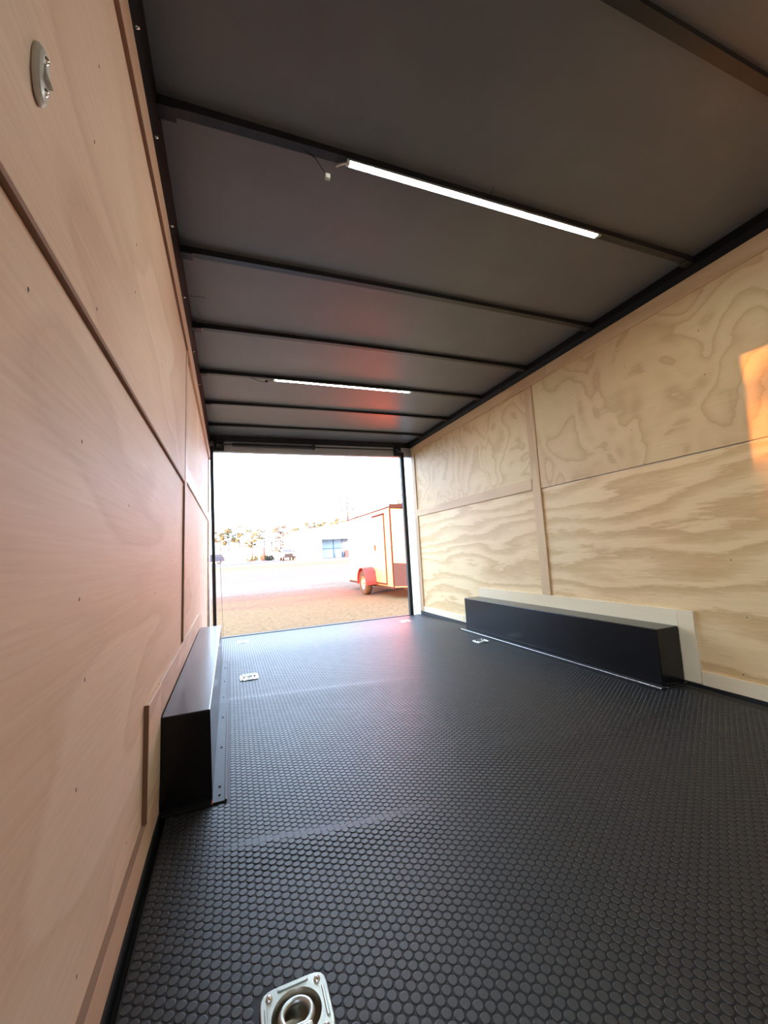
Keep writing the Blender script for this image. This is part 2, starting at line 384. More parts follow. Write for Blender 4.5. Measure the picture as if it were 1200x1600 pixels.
# dark end-grain edges of the plywood sheets that face the camera
def ledge(y0, y1, z0, z1, x1): lbox(-0.02, x1, y0, y1, z0, z1, M['ply_edge'], 'plywood_edge', 0)
ledge(SY1, 2.247, 1.189, 1.1955, -0.0025); ledge(2.2465, 2.2495, 0.41, 1.17, -0.001); ledge(2.2465, 2.2495, 1.24, 1.89, -0.001)
ledge(SY1, 2.25, 1.8895, 1.8925, 0.0075); ledge(SY1 + 0.01, 1.541, 0.0982, 0.1005, 0.0018); ledge(1.327, 1.3295, 0.102, 0.405, 0.0025)
for (y, z) in [(0.761, 0.992), (0.793, 0.454), (0.827, 0.167), (0.776, 0.743), (0.739, 1.501), (0.748, 1.656), (0.816, 0.611), (1.064, 1.567), (0.782, 1.23), (1.091, 0.93),
               (1.148, 0.166), (0.561, 1.119), (1.063, 1.443), (1.469, 0.998), (1.121, 0.721), (1.47, 1.45), (1.87, 1.3), (1.87, 0.8), (2.8, 1.5), (2.8, 0.7), (3.5, 1.6), (1.47, 0.7)]:
    x = -0.010 + (0.008 if z > 1.196 and y < 2.24 else 0)
    p = LX(x, y, z); screw(wl, p, 0, (y, z) in [(1.469, 0.998), (1.121, 0.721)])

# --- front wall behind the camera
MB().box(-0.11, W + TH, YF - TH, YF, -0.1, ZC + 0.06).build('wall_front', M['ply_left'])['kind'] = 'structure'

# ------------------------------------------------------------------ ceiling with roof bows
ce = bpy.data.objects.new('ceiling', None); COL.objects.link(ce); ce.location = (1.2, 1.5, ZC); tag(ce, kind='structure')
BY = [0.6322 + 0.6244 * k for k in range(7)] + [0.0078, -0.6166, -1.241]
edges = sorted([YF - TH] + [b - 0.016 for b in BY] + [YD + 0.03])
for a, b in zip(edges[:-1], edges[1:]):
    MB().box(-0.03, W + TH, a + 0.001, b - 0.001, ZC, ZC + 0.012).build('ceiling_panel', M['ceil'], ce)
MB().box(-0.11, W + TH + 0.02, YF - TH, YD + 0.03, ZC + 0.0125, ZC + 0.06).build('roof_skin', M['white_trim'], ce)
def crown(x): return 0.010 * (1 - ((x - W / 2) / (W / 2)) ** 2)
for b in BY:
    mb = MB(); n = 12; vs = []; fs = []
    for i in range(n + 1):
        x = -0.01 + (W + 0.01) * i / n; zb = 2.148 + crown(x)
        vs += [(x, b - 0.032, zb), (x, b, zb), (x, b, ZC + 0.004), (x, b - 0.032, ZC + 0.004)]
    for i in range(n):
        for k in range(4): fs.append((4 * i + k, 4 * i + (k + 1) % 4, 4 * i + 4 + (k + 1) % 4, 4 * i + 4 + k))
    fs += [(0, 1, 2, 3), (4 * n, 4 * n + 3, 4 * n + 2, 4 * n + 1)]
    mb.add(vs, fs); mb.build('roof_bow', M['bow'], ce)
    if b > 0.5:                                        # small fixing plates where the bow meets the rails
        MB().box(0.0, 0.06, b - 0.034, b + 0.012, 2.143, 2.1475, 0.001).build('bow_bracket', M['bow'], ce)
        MB().box(W - 0.09, W - 0.03, b - 0.034, b + 0.012, 2.143, 2.1475, 0.001).build('bow_bracket', M['bow'], ce)
# side rails between plywood and roof
MB().prism([(W - 0.03, ZC + 0.004), (W - 0.03, 2.135), (W - 0.004, 2.108), (W + 0.03, 2.108), (W + 0.03, ZC + 0.004)], 1, YF, YD).build('side_rail', M['rail'], ce)
rl = MB().prism([(0.012, ZC + 0.004), (0.008, 2.12), (-0.008, 1.982), (-0.05, 1.982), (-0.05, ZC + 0.004)], 1, YF, YD).build('side_rail', M['rail'], ce)
for y in (0.98, 1.25, 1.6, 2.05, 2.6, 3.1):
    MB().lathe([(0, 0.010), (0.003, 0.010), (0.0045, 0.003), (0.0045, 0)], (0.002, y, 2.06), 'X', 8).build('rail_bolt', M['chrome'], rl)

# ------------------------------------------------------------------ LED strip lights on two bows
def led(b, x0, x1, label):
    zb = 2.148 + crown((x0 + x1) / 2); yc = b - 0.016
    t = thing('strip_light', ((x0 + x1) / 2, yc, zb), label, 'light', 'strip lights on the roof bows')
    MB().box(x0, x1, yc - 0.012, yc + 0.012, zb - 0.003, zb + 0.002).box(x0, x1, yc - 0.0135, yc - 0.0115, zb - 0.0095, zb + 0.001).box(x0, x1, yc + 0.0115, yc + 0.0135, zb - 0.0095, zb + 0.001).build('channel', M['alu'], t)
    MB().box(x0 + 0.012, x1 - 0.012, yc - 0.0113, yc + 0.0113, zb - 0.0100, zb - 0.0035).build('diffuser', M['led'], t)
    for xa, xb in ((x0, x0 + 0.011), (x1 - 0.011, x1)):
        MB().prism([(yc + 0.0113 * math.cos(a), zb - 0.006 + 0.0055 * math.sin(a)) for a in [-math.pi * k / 10 for k in range(11)]] + [(yc - 0.0113, zb - 0.0032), (yc + 0.0113, zb - 0.0032)], 0, xa, xb).build('end_cap', M['white_plastic'], t)
    MB().box(x1 + 0.001, x1 + 0.018, yc - 0.008, yc + 0.008, zb - 0.004, zb + 0.001, 0.001).build('mounting_clip', M['zinc'], t)
    return t, yc, zb
t, yc, zb = led(BY[1], 0.597, 1.775, 'bright white strip light nearest the camera, on a black roof bow')
c = MB().tube([(0.594, yc, zb - 0.010), (0.575, yc + 0.01, zb - 0.012), (0.565, yc + 0.022, zb - 0.010)], 0.0035, 8).build('lead', M['white_plastic'], t)
MB().tube([(0.43, yc, zb - 0.002), (0.455, yc + 0.006, zb - 0.004), (0.49, yc + 0.018, zb - 0.006), (0.512, yc + 0.034, zb - 0.016), (0.533, yc + 0.045, zb - 0.030)], 0.0016, 6).build('wire', M['wire'], t)
MB().box(0.528, 0.546, yc + 0.038, yc + 0.052, zb - 0.046, zb - 0.028, 0.002, 2).build('connector', M['white_plastic'], t)
t, yc, zb = led(BY[4], 0.528, 1.690, 'white strip light farther in, between the black roof bows near the rear')
MB().tube([(0.526, yc, zb - 0.008), (0.49, yc + 0.012, zb - 0.018), (0.45, yc + 0.02, zb - 0.022), (0.40, yc + 0.012, zb - 0.016), (0.36, yc, zb - 0.003)], 0.002, 6).build('wire', M['wire'], t)
MB().box(0.468, 0.486, yc + 0.006, yc + 0.020, zb - 0.026, zb - 0.012, 0.002, 2).build('connector', M['black'], t)
# loose wire ends hanging out of the left rail, and one above the near strip light
tag(MB().tube([(0.004, 2.212, 2.17), (0.05, 2.19, 2.160), (0.092, 2.185, 2.158)], 0.0013, 6).build('loose_wire', M['wire']), 'thin black wire end poking straight out of the left roof rail', 'wire', 'loose wire ends')
tag(MB().tube([(0.004, 2.225, 2.17), (0.035, 2.30, 2.162), (0.062, 2.395, 2.165)], 0.0013, 6).build('loose_wire', M['wire']), 'thin black wire end slanting back along the left roof rail', 'wire', 'loose wire ends')
tag(MB().tube([(1.178, 1.19, 2.1775), (1.181, 1.21, 2.170), (1.176, 1.236, 2.165)], 0.0012, 6).build('loose_wire', M['wire']), 'short black wire end sticking out above the near strip light', 'wire', 'loose wire ends')

# ------------------------------------------------------------------ rear doorway: frame, header, spring, ramp
dr = bpy.data.objects.new('door_1', None); COL.objects.link(dr); dr.location = (1.2, YD, 0); tag(dr, kind='structure')
MB().box(0.004, 0.038, YD - 0.025, YD + 0.03, -0.05, 2.05, 0.003).build('door_jamb', M['black'], dr)
MB().box(2.292, 2.336, YD - 0.025, YD + 0.03, -0.05, 2.05, 0.003).build('door_jamb', M['black'], dr)
MB().box(-0.075, -0.028, YD - 0.015, YD + 0.26, -0.1, 2.15).build('frame_post', M['white_trim'], dr)
MB().box(W + 0.002, W + 0.05, YD - 0.015, YD + 0.26, -0.1, 2.15).build('frame_post', M['white_trim'], dr)
MB().box(-0.03, W + 0.02, YD - 0.02, YD + 0.05, 2.112, ZC + 0.005, 0.003).build('header', M['bow'], dr)
MB().box(-0.02, W, YD - 0.014, YD + 0.05, 1.992, 2.111, 0.003).build('header_panel', M['grey_header'], dr)
MB().box(0.03, 2.30, YD - 0.03, YD + 0.03, -0.075, floor_z(1, YD) + 0.005, 0.002).build('threshold', M['black'], dr)
sp = thing('ramp_spring', (1.2, YD - 0.045, 2.04), 'black torsion spring bar with end brackets under the rear door header', 'spring')
MB().tube([(0.12, YD - 0.05, 2.066), (2.26, YD - 0.05, 2.072)], 0.008, 10).build('bar', M['bow'], sp)
mb = MB()
for k in range(60):
    x = 0.235 + 0.9 * k / 60
    mb.lathe([(0.017, 0.0), (0.0235, 0.0055), (0.0235, 0.0095), (0.017, 0.015)], (x, YD - 0.05, 2.066), 'X', 12)
mb.build('coil', M['bow'], sp)
MB().box(1.137, 1.165, YD - 0.078, YD - 0.022, 2.04, 2.10, 0.004).build('centre_bracket', M['bow'], sp)
for xa, xb in ((0.045, 0.15), (2.195, 2.30)):
    MB().box(xa, xb, YD - 0.03, YD - 0.021, 1.996, 2.125, 0.002).build('end_bracket', M['bow'], sp)
    MB().lathe([(0.0, 0.0), (0.036, 0.0), (0.036, 0.008), (0.024, 0.014), (0.024, 0.03), (0.036, 0.036), (0.036, 0.044), (0, 0.044)], ((xa + xb) / 2 - 0.022, YD - 0.062, 2.066), 'X', 18).build('cable_drum', M['bow'], sp)
rp = thing('ramp_door', (1.17, YD + 0.9, -0.4), 'lowered black ramp door lying behind the rear threshold', 'ramp')
mb = MB(); mb.prism([(YD + 0.04, -0.075), (YD + 1.9, -0.372), (YD + 1.9, -0.39), (YD + 0.04, -0.125)], 0, 0.10, 2.24); mb.build('ramp_panel', M['bow'], rp)
for k in range(9):
    y = YD + 0.2 + k * 0.19; z = -0.075 - 0.297 * (y - YD - 0.04) / 1.86
    MB().box(0.14, 2.2, y, y + 0.02, z - 0.004, z + 0.006).build('grip_bar', M['flange'], rp)
tag(MB().tube([(0.085, YD - 0.03, 2.04), (0.075, YD + 0.35, 1.5), (0.068, YD + 0.95, 0.7), (0.07, YD + 1.85, -0.375)], 0.0022, 6).build('ramp_cable', M['flange']), 'thin steel ramp cable beside the left door jamb', 'cable')

# ------------------------------------------------------------------ wheel boxes
def wheel_box(side, label):
    if side < 0: x0, xi = -0.0433, 0.114; sx = 1
    else: x0, xi = W, 2.274; sx = -1
    t = thing('wheel_box', ((x0 + xi) / 2, 2.5, 0), label, 'wheel box', 'wheel boxes')
    a, b = sorted((x0 + sx * 0.001, xi)); lean = 0.004
    mb = MB(); mb.box(a, b, BOX_A, BOX_B, 0.0, BOX_H, 0.004, 2)
    if side < 0: mb.map(lambda x, y, z: (x - (0.008 * z if x > 0.03 else -0.02 * z), y, z))
    mb.build('body', M['gloss'], t)
    f0, f1 = sorted((xi, xi + sx * 0.044))
    fz = lambda y: floor_z(xi + sx * 0.02, y)
    n = 14; vs = []; fs = []
    for i in range(n + 1):
        y = BOX_A - 0.02 + (BOX_B - BOX_A + 0.05) * i / n; z = fz(y)
        vs += [(f0, y, z), (f1, y, z), (f1, y, z + 0.0045), (f0, y, z + 0.0045)]
    for i in range(n):
        for k in range(4): fs.append((4 * i + k, 4 * i + (k + 1) % 4, 4 * i + 4 + (k + 1) % 4, 4 * i + 4 + k))
    fs += [(0, 1, 2, 3), (4 * n, 4 * n + 3, 4 * n + 2, 4 * n + 1)]
    fl_ = MB().add(vs, fs).build('floor_flange', M['flange'], t)
    g0, g1 = sorted((xi + sx * 0.037, xi + sx * 0.0445))
    MB().box(g0, g1, BOX_A - 0.02, BOX_B + 0.03, 0.0035, 0.0075, 0.001).build('flange_lip', M['flange'] if side < 0 else M['alu'], fl_)
    MB().box(a, b, BOX_A - 0.028, BOX_A + 0.002, 0.0, 0.005, 0.001).build('end_flange', M['gloss'], t)
    for y in (1.575, 1.63, 1.95, 2.3, 2.62, 2.95, 3.3):
        o = MB().lathe([(0, 0.003), (0.003, 0.003), (0.0048, 0)], (xi + sx * 0.021, y, fz(y) + 0.0045), 'Z', 10).build('screw', M['black'], fl_)
    return t
wheel_box(-1, 'gloss black steel wheel box against the left plywood wall')
wheel_box(1, 'gloss black steel wheel box against the right plywood wall')

# ------------------------------------------------------------------ recessed floor tie-downs
def d_ring(cx, cy, w, l, label):
    z0 = floor_z(cx, cy)
    t = thing('floor_tie_down', (cx, cy, z0), label, 'tie-down', 'recessed floor tie-downs')
    hw, hl, r = w / 2, l / 2, 0.018; zt = z0 + 0.0042
    # plate: rounded square with a round hole; rim of the pan rolls down into it
    n = 48; R = min(hw, hl) * 0.74; out = []; vs = []; fs = []
    for k in range(n):
        a = 2 * math.pi * k / n; ca, sa = math.cos(a), math.sin(a)
        e = 6.0; q = (abs(ca / hw) ** e + abs(sa / hl) ** e) ** (-1 / e)
        out.append((cx + q * ca, cy + q * sa))
    rings = [[(x, y, z0 - 0.001) for x, y in out], [(x, y, zt - 0.0012) for x, y in out],
             [(cx + (x - cx) * 0.975, cy + (y - cy) * 0.975, zt) for x, y in out],
             [(cx + R * math.cos(2 * math.pi * k / n), cy + R * 1.0 * math.sin(2 * math.pi * k / n), zt) for k in range(n)]]
    for rg in rings: vs += rg
    for j in range(3):
        for k in range(n): fs.append((j * n + k, j * n + (k + 1) % n, (j + 1) * n + (k + 1) % n, (j + 1) * n + k))
    pl_ = MB().add(vs, fs).build('plate', M['zinc'], t)
    MB().lathe([(R, zt - z0), (R * 0.97, zt - z0 - 0.003), (R * 0.88, -0.010), (R * 0.72, -0.017), (R * 0.42, -0.021), (0, -0.022)], (cx, cy, z0), 'Z', 40).build('pan', M['zinc_dull'], t)
    # raised ribs along each side
    for sx, sy, lw, ll in ((0, 1, w * 0.46, 0.005), (0, -1, w * 0.46, 0.005), (1, 0, 0.005, l * 0.46), (-1, 0, 0.005, l * 0.46)):
        x = cx + sx * (hw - 0.009); y = cy + sy * (hl - 0.009)
        MB().box(x - lw / 2, x + lw / 2, y - ll / 2, y + ll / 2, zt - 0.001, zt + 0.0022, 0.0009).build('rib', M['zinc'], pl_)
    for sx in (-1, 1):
        for sy in (-1, 1):
            MB().lathe([(0, 0.0055), (0.002, 0.0053), (0.0042, 0.0042), (0.0058, 0.002), (0.0064, -0.0005)], (cx + sx * (hw - 0.0165), cy + sy * (hl - 0.0165), zt), 'Z', 16).build('bolt', M['chrome'], t)
    # ring lying in the pan, its straight bar under the clamp at the near side
    rr = R * 0.60; path = []
    for k in range(33):
        a = -1.05 + (math.pi + 2.10) * k / 32
        path.append((cx + rr * math.cos(a), cy + 0.002 + rr * math.sin(a), zt - 0.006 - 0.001 * math.sin(a)))
    path.append(path[0]); MB().tube(path, 0.0062, 12).build('ring', M['zinc'], t)
    MB().box(cx - R * 0.55, cx + R * 0.55, cy - R * 0.86, cy - R * 0.50, zt - 0.010, zt + 0.003, 0.004, 2).build('ring_clamp', M['zinc'], t)
DL = ['large silver tie-down in the rubber floor at the bottom edge of the picture', 'silver tie-down in the floor beside the left wheel box',
      'silver tie-down at the left corner of the rear threshold', 'silver tie-down at the right corner of the rear threshold', 'silver tie-down in the floor beside the right wheel box']
for (cx, cy, w, l, a), lab in zip(DR, DL): d_ring(cx, cy, w, l, lab)

# ------------------------------------------------------------------ light switch on the left wall
sw = thing('light_switch', (-0.005, 0.535, 1.375), 'off-white oval light switch with two screws high on the left wall', 'light switch')
def oval(hy, hz, n=40):
    r = []
    for k in range(n):
        a = 2 * math.pi * k / n; ca, sa = math.cos(a), math.sin(a)
        q = (abs(ca / hz) ** 2.6 + abs(sa / hy) ** 1.6) ** (-1 / 2.1)
        r.append((hy * math.copysign(abs(sa) ** 0.9, sa), hz * math.copysign(abs(ca) ** 1.0, ca)))
    return r
vs = []; fs = []; n = 40
for hy, hz, x in ((0.0175, 0.038, 0.0), (0.0175, 0.038, 0.003), (0.0140, 0.033, 0.0065), (0.010, 0.027, 0.0080)):
    vs += [(-0.015 + x, 0.535 + a, 1.374 + b) for a, b in oval(hy, hz, n)]
for j in range(3):
    for k in range(n): fs.append((j * n + k, j * n + (k + 1) % n, (j + 1) * n + (k + 1) % n, (j + 1) * n + k))
fs.append(tuple(range(3 * n, 4 * n))); 
MB().add(vs, fs, False).build('cover_plate', M['white_plastic'], sw)
MB().prism([(1.374 - 0.011, -0.0075), (1.374 + 0.010, -0.0075), (1.374 + 0.011, -0.0055), (1.374, -0.0050), (1.374 - 0.010, -0.0015)], 1, 0.529, 0.541).map(lambda x, y, z: (z, y, x)).build('rocker', M['white_plastic'], sw)
for z in (1.374 - 0.021, 1.374 + 0.021):
    MB().lathe([(0, 0.003), (0.002, 0.0028), (0.0042, 0.0012), (0.0048, 0)], (-0.0075, 0.535, z), 'X', 12).build('screw', M['chrome'], sw)

# ================================================================== OUTSIDE
def gz(x, y): return -0.39 + 0.0105 * max(0.0, min(y, 64.0) - 13.0)
# ground
gm = mat('dry_grass_and_dirt', (0.2, 0.14, 0.08), 0.95, spec=0.1); t_ = NT(gm); v = t_.coords(0)
sx_ = t_.t.nodes.new('ShaderNodeSeparateXYZ'); t_.l(v, sx_.inputs[0])
nb = t_.noise(t_.mapping(v, (0.16, 0.45, 1)), 1.0, 5, 0.6, 0.6)
# bands of soil and dead grass lie across the lot: gold straw, red clay, pale gravel, straw again
yy = t_.math('ADD', t_.math('MULTIPLY', sx_.outputs[1], 1 / 60.0), t_.math('MULTIPLY', t_.math('SUBTRACT', nb, 0.5), 0.16))
base = t_.ramp(yy, [(0.09, (0.0978, 0.0748, 0.0425)), (0.155, (0.1062, 0.0782, 0.0408)), (0.19, (0.0978, 0.0578, 0.0374)), (0.235, (0.0952, 0.0663, 0.0510)), (0.28, (0.1190, 0.1105, 0.1003)), (0.36, (0.1037, 0.0884, 0.0731)), (0.55, (0.1003, 0.0884, 0.0663)), (0.72, (0.1062, 0.0850, 0.0476)), (0.85, (0.1190, 0.1148, 0.1062))])
nf = t_.noise(t_.mapping(v, (2.2, 4.0, 3.0)), 5.0, 7, 0.8)
col = t_.mix(0.9, base, t_.ramp(nf, [(0.30, (0.16, 0.13, 0.13)), (0.5, (0.5, 0.49, 0.47)), (0.68, (0.92, 0.86, 0.72))]), 'OVERLAY')
t_.l(col, t_.b.inputs['Base Color']); t_.bump(nf, 0.5, 0.03)
xs = list(np.linspace(-70, 110, 46)); ys = list(np.linspace(-50, 13, 12)) + list(np.linspace(17, 64, 12)) + [80, 120, 180, 260]
vs = [(x, y, gz(x, y)) for y in ys for x in xs]; nx = len(xs)
fs = [(j * nx + i, j * nx + i + 1, (j + 1) * nx + i + 1, (j + 1) * nx + i) for j in range(len(ys) - 1) for i in range(nx - 1)]
MB().add(vs, fs).build('ground', gm)['kind'] = 'structure'
asph = noisy('grey_asphalt', (0.030, 0.033, 0.042), (0.040, 0.043, 0.052), 0.9, 2)
vs = []; fs = []
RX = [-60, -30, -12, -6, -3, 0, 3, 6, 9.2]
for x in RX: vs += [(x, max(44.0, 54.5 + 0.64 * (x + 3)), gz(x, max(44.0, 54.5 + 0.64 * (x + 3))) + 0.03), (x, 64.0, gz(x, 64) + 0.03), (x, 89.0, gz(x, 89) + 0.03)]
for i in range(8): fs += [(3 * i, 3 * i + 3, 3 * i + 4, 3 * i + 1), (3 * i + 1, 3 * i + 4, 3 * i + 5, 3 * i + 2)]
MB().add(vs, fs).build('road', asph)['kind'] = 'structure'

# ---- the parked red cargo trailer
M['red'] = noisy('red_trailer_skin', (0.84, 0.19, 0.11), (0.87, 0.205, 0.12), 0.40, 2, metal=0.35)
M['red_fender'] = noisy('red_fender_paint', (0.10, 0.014, 0.018), (0.12, 0.017, 0.021), 0.5, 4)
M['edge_trim'] = mat('dark_red_brown_trim', (0.020, 0.011, 0.011), 0.8, spec=0.1)
M['tyre'] = noisy('tyre_rubber', (0.022, 0.016, 0.013), (0.032, 0.025, 0.02), 0.85, 12, spec=0.2)
dm = mat('diamond_plate', (0.055, 0.04, 0.05), 0.7, 0.0, 0.2); t_ = NT(dm); v = t_.coords(0)
ch = t_.t.nodes.new('ShaderNodeTexChecker'); ch.inputs['Scale'].default_value = 42; ch.inputs['Color1'].default_value = (0.012, 0.008, 0.014, 1); ch.inputs['Color2'].default_value = (0.03, 0.024, 0.036, 1)
t_.l(v, ch.inputs['Vector']); t_.l(ch.outputs[0], t_.b.inputs['Base Color']); t_.bump(ch.outputs[1], 0.5, 0.004)
TX0, TX1, TY0, TY1, TZ0, TZ1 = 3.90, 5.75, 9.32, 13.25, -0.12, 1.86
tr = thing('cargo_trailer', (4.8, 11.2, gz(0, 11)), 'red enclosed cargo trailer with side door parked on the grass', 'trailer')
MB().box(TX0 + 0.01, TX1, TY0, TY1, TZ0, TZ1 - 0.01).build('body', M['red'], tr)
npan = 4
for k in range(npan):                                   # side skin sheets with seams
    a = TY0 + 0.06 + (TY1 - TY0 - 0.12) * k / npan; b = TY0 + 0.06 + (TY1 - TY0 - 0.12) * (k + 1) / npan
    MB().box(TX0, TX0 + 0.02, a + 0.003, b - 0.003, TZ0 + 0.05, TZ1 - 0.06).build('side_panel', M['red'], tr)
NX, NY = (TX0 + TX1) / 2, TY0 - 0.62                     # V nose
def nose(z0, z1, dz1, name, mt, o=0.0, zt0=None):
    vs = [(TX0 - o, TY0 - o, z0), (NX, NY - o, z0), (TX1 + o, TY0 - o, z0), (TX0 - o, TY0 - o, z1), (NX, NY - o, z1 - dz1), (TX1 + o, TY0 - o, z1)]
    MB().add(vs, [(0, 1, 4, 3), (1, 2, 5, 4), (0, 2, 1), (3, 4, 5), (0, 3, 5, 2)]).build(name, mt, tr)
nose(TZ0, TZ1 - 0.05, 0.10, 'nose', M['red'])
nose(TZ0 + 0.02, 0.48, 0.10, 'stone_guard', dm, 0.008)
nose(TZ1 - 0.049, TZ1 + 0.07, 0.06, 'nose_cap', M['edge_trim'], 0.012)
MB().box(TX0 - 0.010, TX0 + 0.02, TY0 - 0.02, TY0 + 0.018, TZ0, TZ1 - 0.03, 0.006).build('corner_trim', M['edge_trim'], tr)
MB().box(TX0 - 0.012, TX1 + 0.012, TY0 - 0.01, TY1 + 0.01, TZ1 - 0.012, TZ1 + 0.02, 0.006).build('roof_trim', M['edge_trim'], tr)
vs = []; fs = []
for i in range(9):
    x = TX0 + (TX1 - TX0) * i / 8; z = TZ1 + 0.02 + 0.06 * (1 - ((i - 4) / 4) ** 2); vs += [(x, TY0, z), (x, TY1, z), (x, TY1, TZ1), (x, TY0, TZ1)]
for i in range(8): fs += [(4 * i, 4 * i + 4, 4 * i + 5, 4 * i + 1), (4 * i, 4 * i + 3, 4 * i + 7, 4 * i + 4), (4 * i + 1, 4 * i + 5, 4 * i + 6, 4 * i + 2)]
MB().add(vs, fs).build('roof', M['white_trim'], tr)
MB().box(TX0 - 0.004, TX0 + 0.06, TY0, TY1, TZ0 - 0.05, TZ0 + 0.008, 0.004).build('frame_rail', M['edge_trim'], tr)
MB().box(TX1 - 0.06, TX1, TY0, TY1, TZ0 - 0.05, TZ0 + 0.008, 0.004).build('frame_rail', M['edge_trim'], tr)
dd = MB().box(TX0 - 0.022, TX0 + 0.01, 9.76, 10.55, -0.04, 1.70, 0.006).build('side_door', M['red'], tr)
MB().box(TX0 - 0.026, TX0 + 0.005, 9.738, 9.757, -0.07, 1.72, 0.004).build('door_hinge_rail', M['edge_trim'], dd)
MB().box(TX0 - 0.045, TX0 + 0.005, 9.72, 10.60, 1.71, 1.745, 0.004).build('drip_rail', M['edge_trim'], dd)
MB().box(TX0 - 0.03, TX0 + 0.005, 9.74, 10.56, -0.08, -0.045, 0.004).build('door_sill', M['edge_trim'], dd)
MB().box(TX0 - 0.05, TX0 - 0.02, 10.44, 10.50, 0.80, 0.95, 0.006).build('door_handle', M['black'], dd)
WY, WZ = 10.90, gz(0, 11) + 0.335
wh = MB().lathe([(0.19, 0.02), (0.27, 0.0), (0.315, 0.015), (0.335, 0.04), (0.335, 0.16), (0.315, 0.185), (0.27, 0.20), (0.19, 0.18)], (3.60, WY, WZ), 'X', 32).build('tyre', M['tyre'], tr)
MB().lathe([(0.192, 0.022), (0.18, 0.03), (0.165, 0.06), (0.10, 0.075), (0.055, 0.05), (0.05, 0.02), (0.0, 0.015)], (3.60, WY, WZ), 'X', 32).build('wheel_rim', mat('dusty_rim', (0.16, 0.12, 0.10), 0.5, 0.4), wh)
for k in range(5):
    a = 2 * math.pi * k / 5 + 0.3
    MB().lathe([(0, -0.014), (0.011, -0.012), (0.013, 0.02)], (3.655, WY + 0.075 * math.cos(a), WZ + 0.075 * math.sin(a)), 'X', 8).build('wheel_nut', M['chrome'], wh)
# rolled fender
vs = []; fs = []; n = 14
for i in range(n + 1):
    a = math.pi * (-0.04 + 1.08 * i / n); r = 0.41
    y = WY + r * math.cos(a); z = WZ + r * math.sin(a)
    vs += [(3.57, y, z), (3.905, y, z), (3.905, WY + (r - 0.012) * math.cos(a), WZ + (r - 0.012) * math.sin(a)), (3.57, WY + (r - 0.012) * math.cos(a), WZ + (r - 0.012) * math.sin(a))]
for i in range(n):
    for k in range(4): fs.append((4 * i + k, 4 * i + (k + 1) % 4, 4 * i + 4 + (k + 1) % 4, 4 * i + 4 + k))
fs += [(0, 1, 2, 3), (4 * n, 4 * n + 3, 4 * n + 2, 4 * n + 1)]
MB().add(vs, fs).build('fender', M['red_fender'], tr)
MB().tube([(3.8, WY, WZ), (5.85, WY, WZ)], 0.04, 10).build('axle', M['black'], tr)
MB().lathe([(0.19, 0.02), (0.27, 0.0), (0.335, 0.04), (0.335, 0.16), (0.27, 0.20), (0.0, 0.18)], (5.76, WY, WZ), 'X', 24).build('tyre', M['tyre'], tr)
MB().prism([(TX0 + 0.25, TY0), (TX1 - 0.25, TY0), (NX + 0.04, TY0 - 1.25), (NX - 0.04, TY0 - 1.25)], 2, TZ0 - 0.06, TZ0 + 0.0).build('tongue', M['edge_trim'], tr)
MB().tube([(NX, TY0 - 1.1, TZ0), (NX, TY0 - 1.1, gz(0, 8) + 0.01)], 0.03, 10).build('jack', M['black'], tr)

# ---- workshop building far behind
M['bwall'] = noisy('pale_metal_wall', (0.62, 0.62, 0.62), (0.68, 0.68, 0.68), 0.6, 1)
M['bshade'] = noisy('blue_shade_wall', (0.42, 0.50, 0.56), (0.46, 0.54, 0.60), 0.6, 1)  # pale wall with the bay's blue shade put into its colour
M['bblue'] = mat('blue_steel_trim', (0.09, 0.17, 0.26), 0.5)
BYF = 62.0; gb = gz(0, 62) - 0.05
bd = thing('workshop_building', (16, BYF + 6, gb), 'long white metal workshop with an open blue shaded bay', 'building')
BX0, BX1, BXR = 9.62, 32.0, 20.8
def roofz(x): return 4.38 + 1.25 * (1 - abs(x - BXR) / (BXR - BX0))
MB().prism([(BX0, gb), (13.42, gb), (13.42, roofz(13.42)), (BX0, roofz(BX0))], 1, BYF, BYF + 0.25).build('wall', M['bwall'], bd)
MB().prism([(13.42, 3.05), (18.6, 3.05), (18.6, roofz(18.6)), (13.42, roofz(13.42))], 1, BYF, BYF + 0.25).build('wall', M['bwall'], bd)
MB().prism([(18.6, gb), (BX1, gb), (BX1, 4.38), (BXR, roofz(BXR)), (18.6, roofz(18.6))], 1, BYF, BYF + 0.25).build('wall', M['bwall'], bd)
MB().box(BX0, BX0 + 0.25, BYF + 0.25, BYF + 16, gb, 4.38).build('wall', M['bwall'], bd)
MB().box(BX1 - 0.25, BX1, BYF + 0.25, BYF + 16, gb, 4.38).build('wall', M['bwall'], bd)
MB().box(BX0, BX1, BYF + 15.75, BYF + 16, gb, 4.38).build('wall', M['bwall'], bd)
MB().prism([(BX0 - 0.12, 4.34), (BXR, 5.67), (BX1 + 0.4, 4.34), (BX1 + 0.4, 4.46), (BXR, 5.80), (BX0 - 0.12, 4.46)], 1, BYF - 0.5, BYF + 16.4).build('roof', M['bwall'], bd)
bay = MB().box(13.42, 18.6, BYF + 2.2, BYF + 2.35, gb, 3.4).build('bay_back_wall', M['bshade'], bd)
for x in (15.75, 17.15): MB().box(x - 0.06, x + 0.06, BYF + 2.1, BYF + 2.2, gb, 3.3).build('post', M['bblue'], bay)
MB().box(13.5, 18.6, BYF + 2.12, BYF + 2.2, 1.55, 1.66).build('girt', M['bblue'], bay)
MB().box(13.55, 13.68, BYF + 1.6, BYF + 1.75, gb, 3.1).build('downpipe', M['bblue'], bay)
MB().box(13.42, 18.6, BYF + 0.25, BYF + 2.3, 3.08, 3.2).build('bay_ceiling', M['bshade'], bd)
MB().box(13.40, 18.65, BYF - 0.04, BYF + 0.02, 2.98, 3.12).build('bay_lintel', M['bblue'], bd)
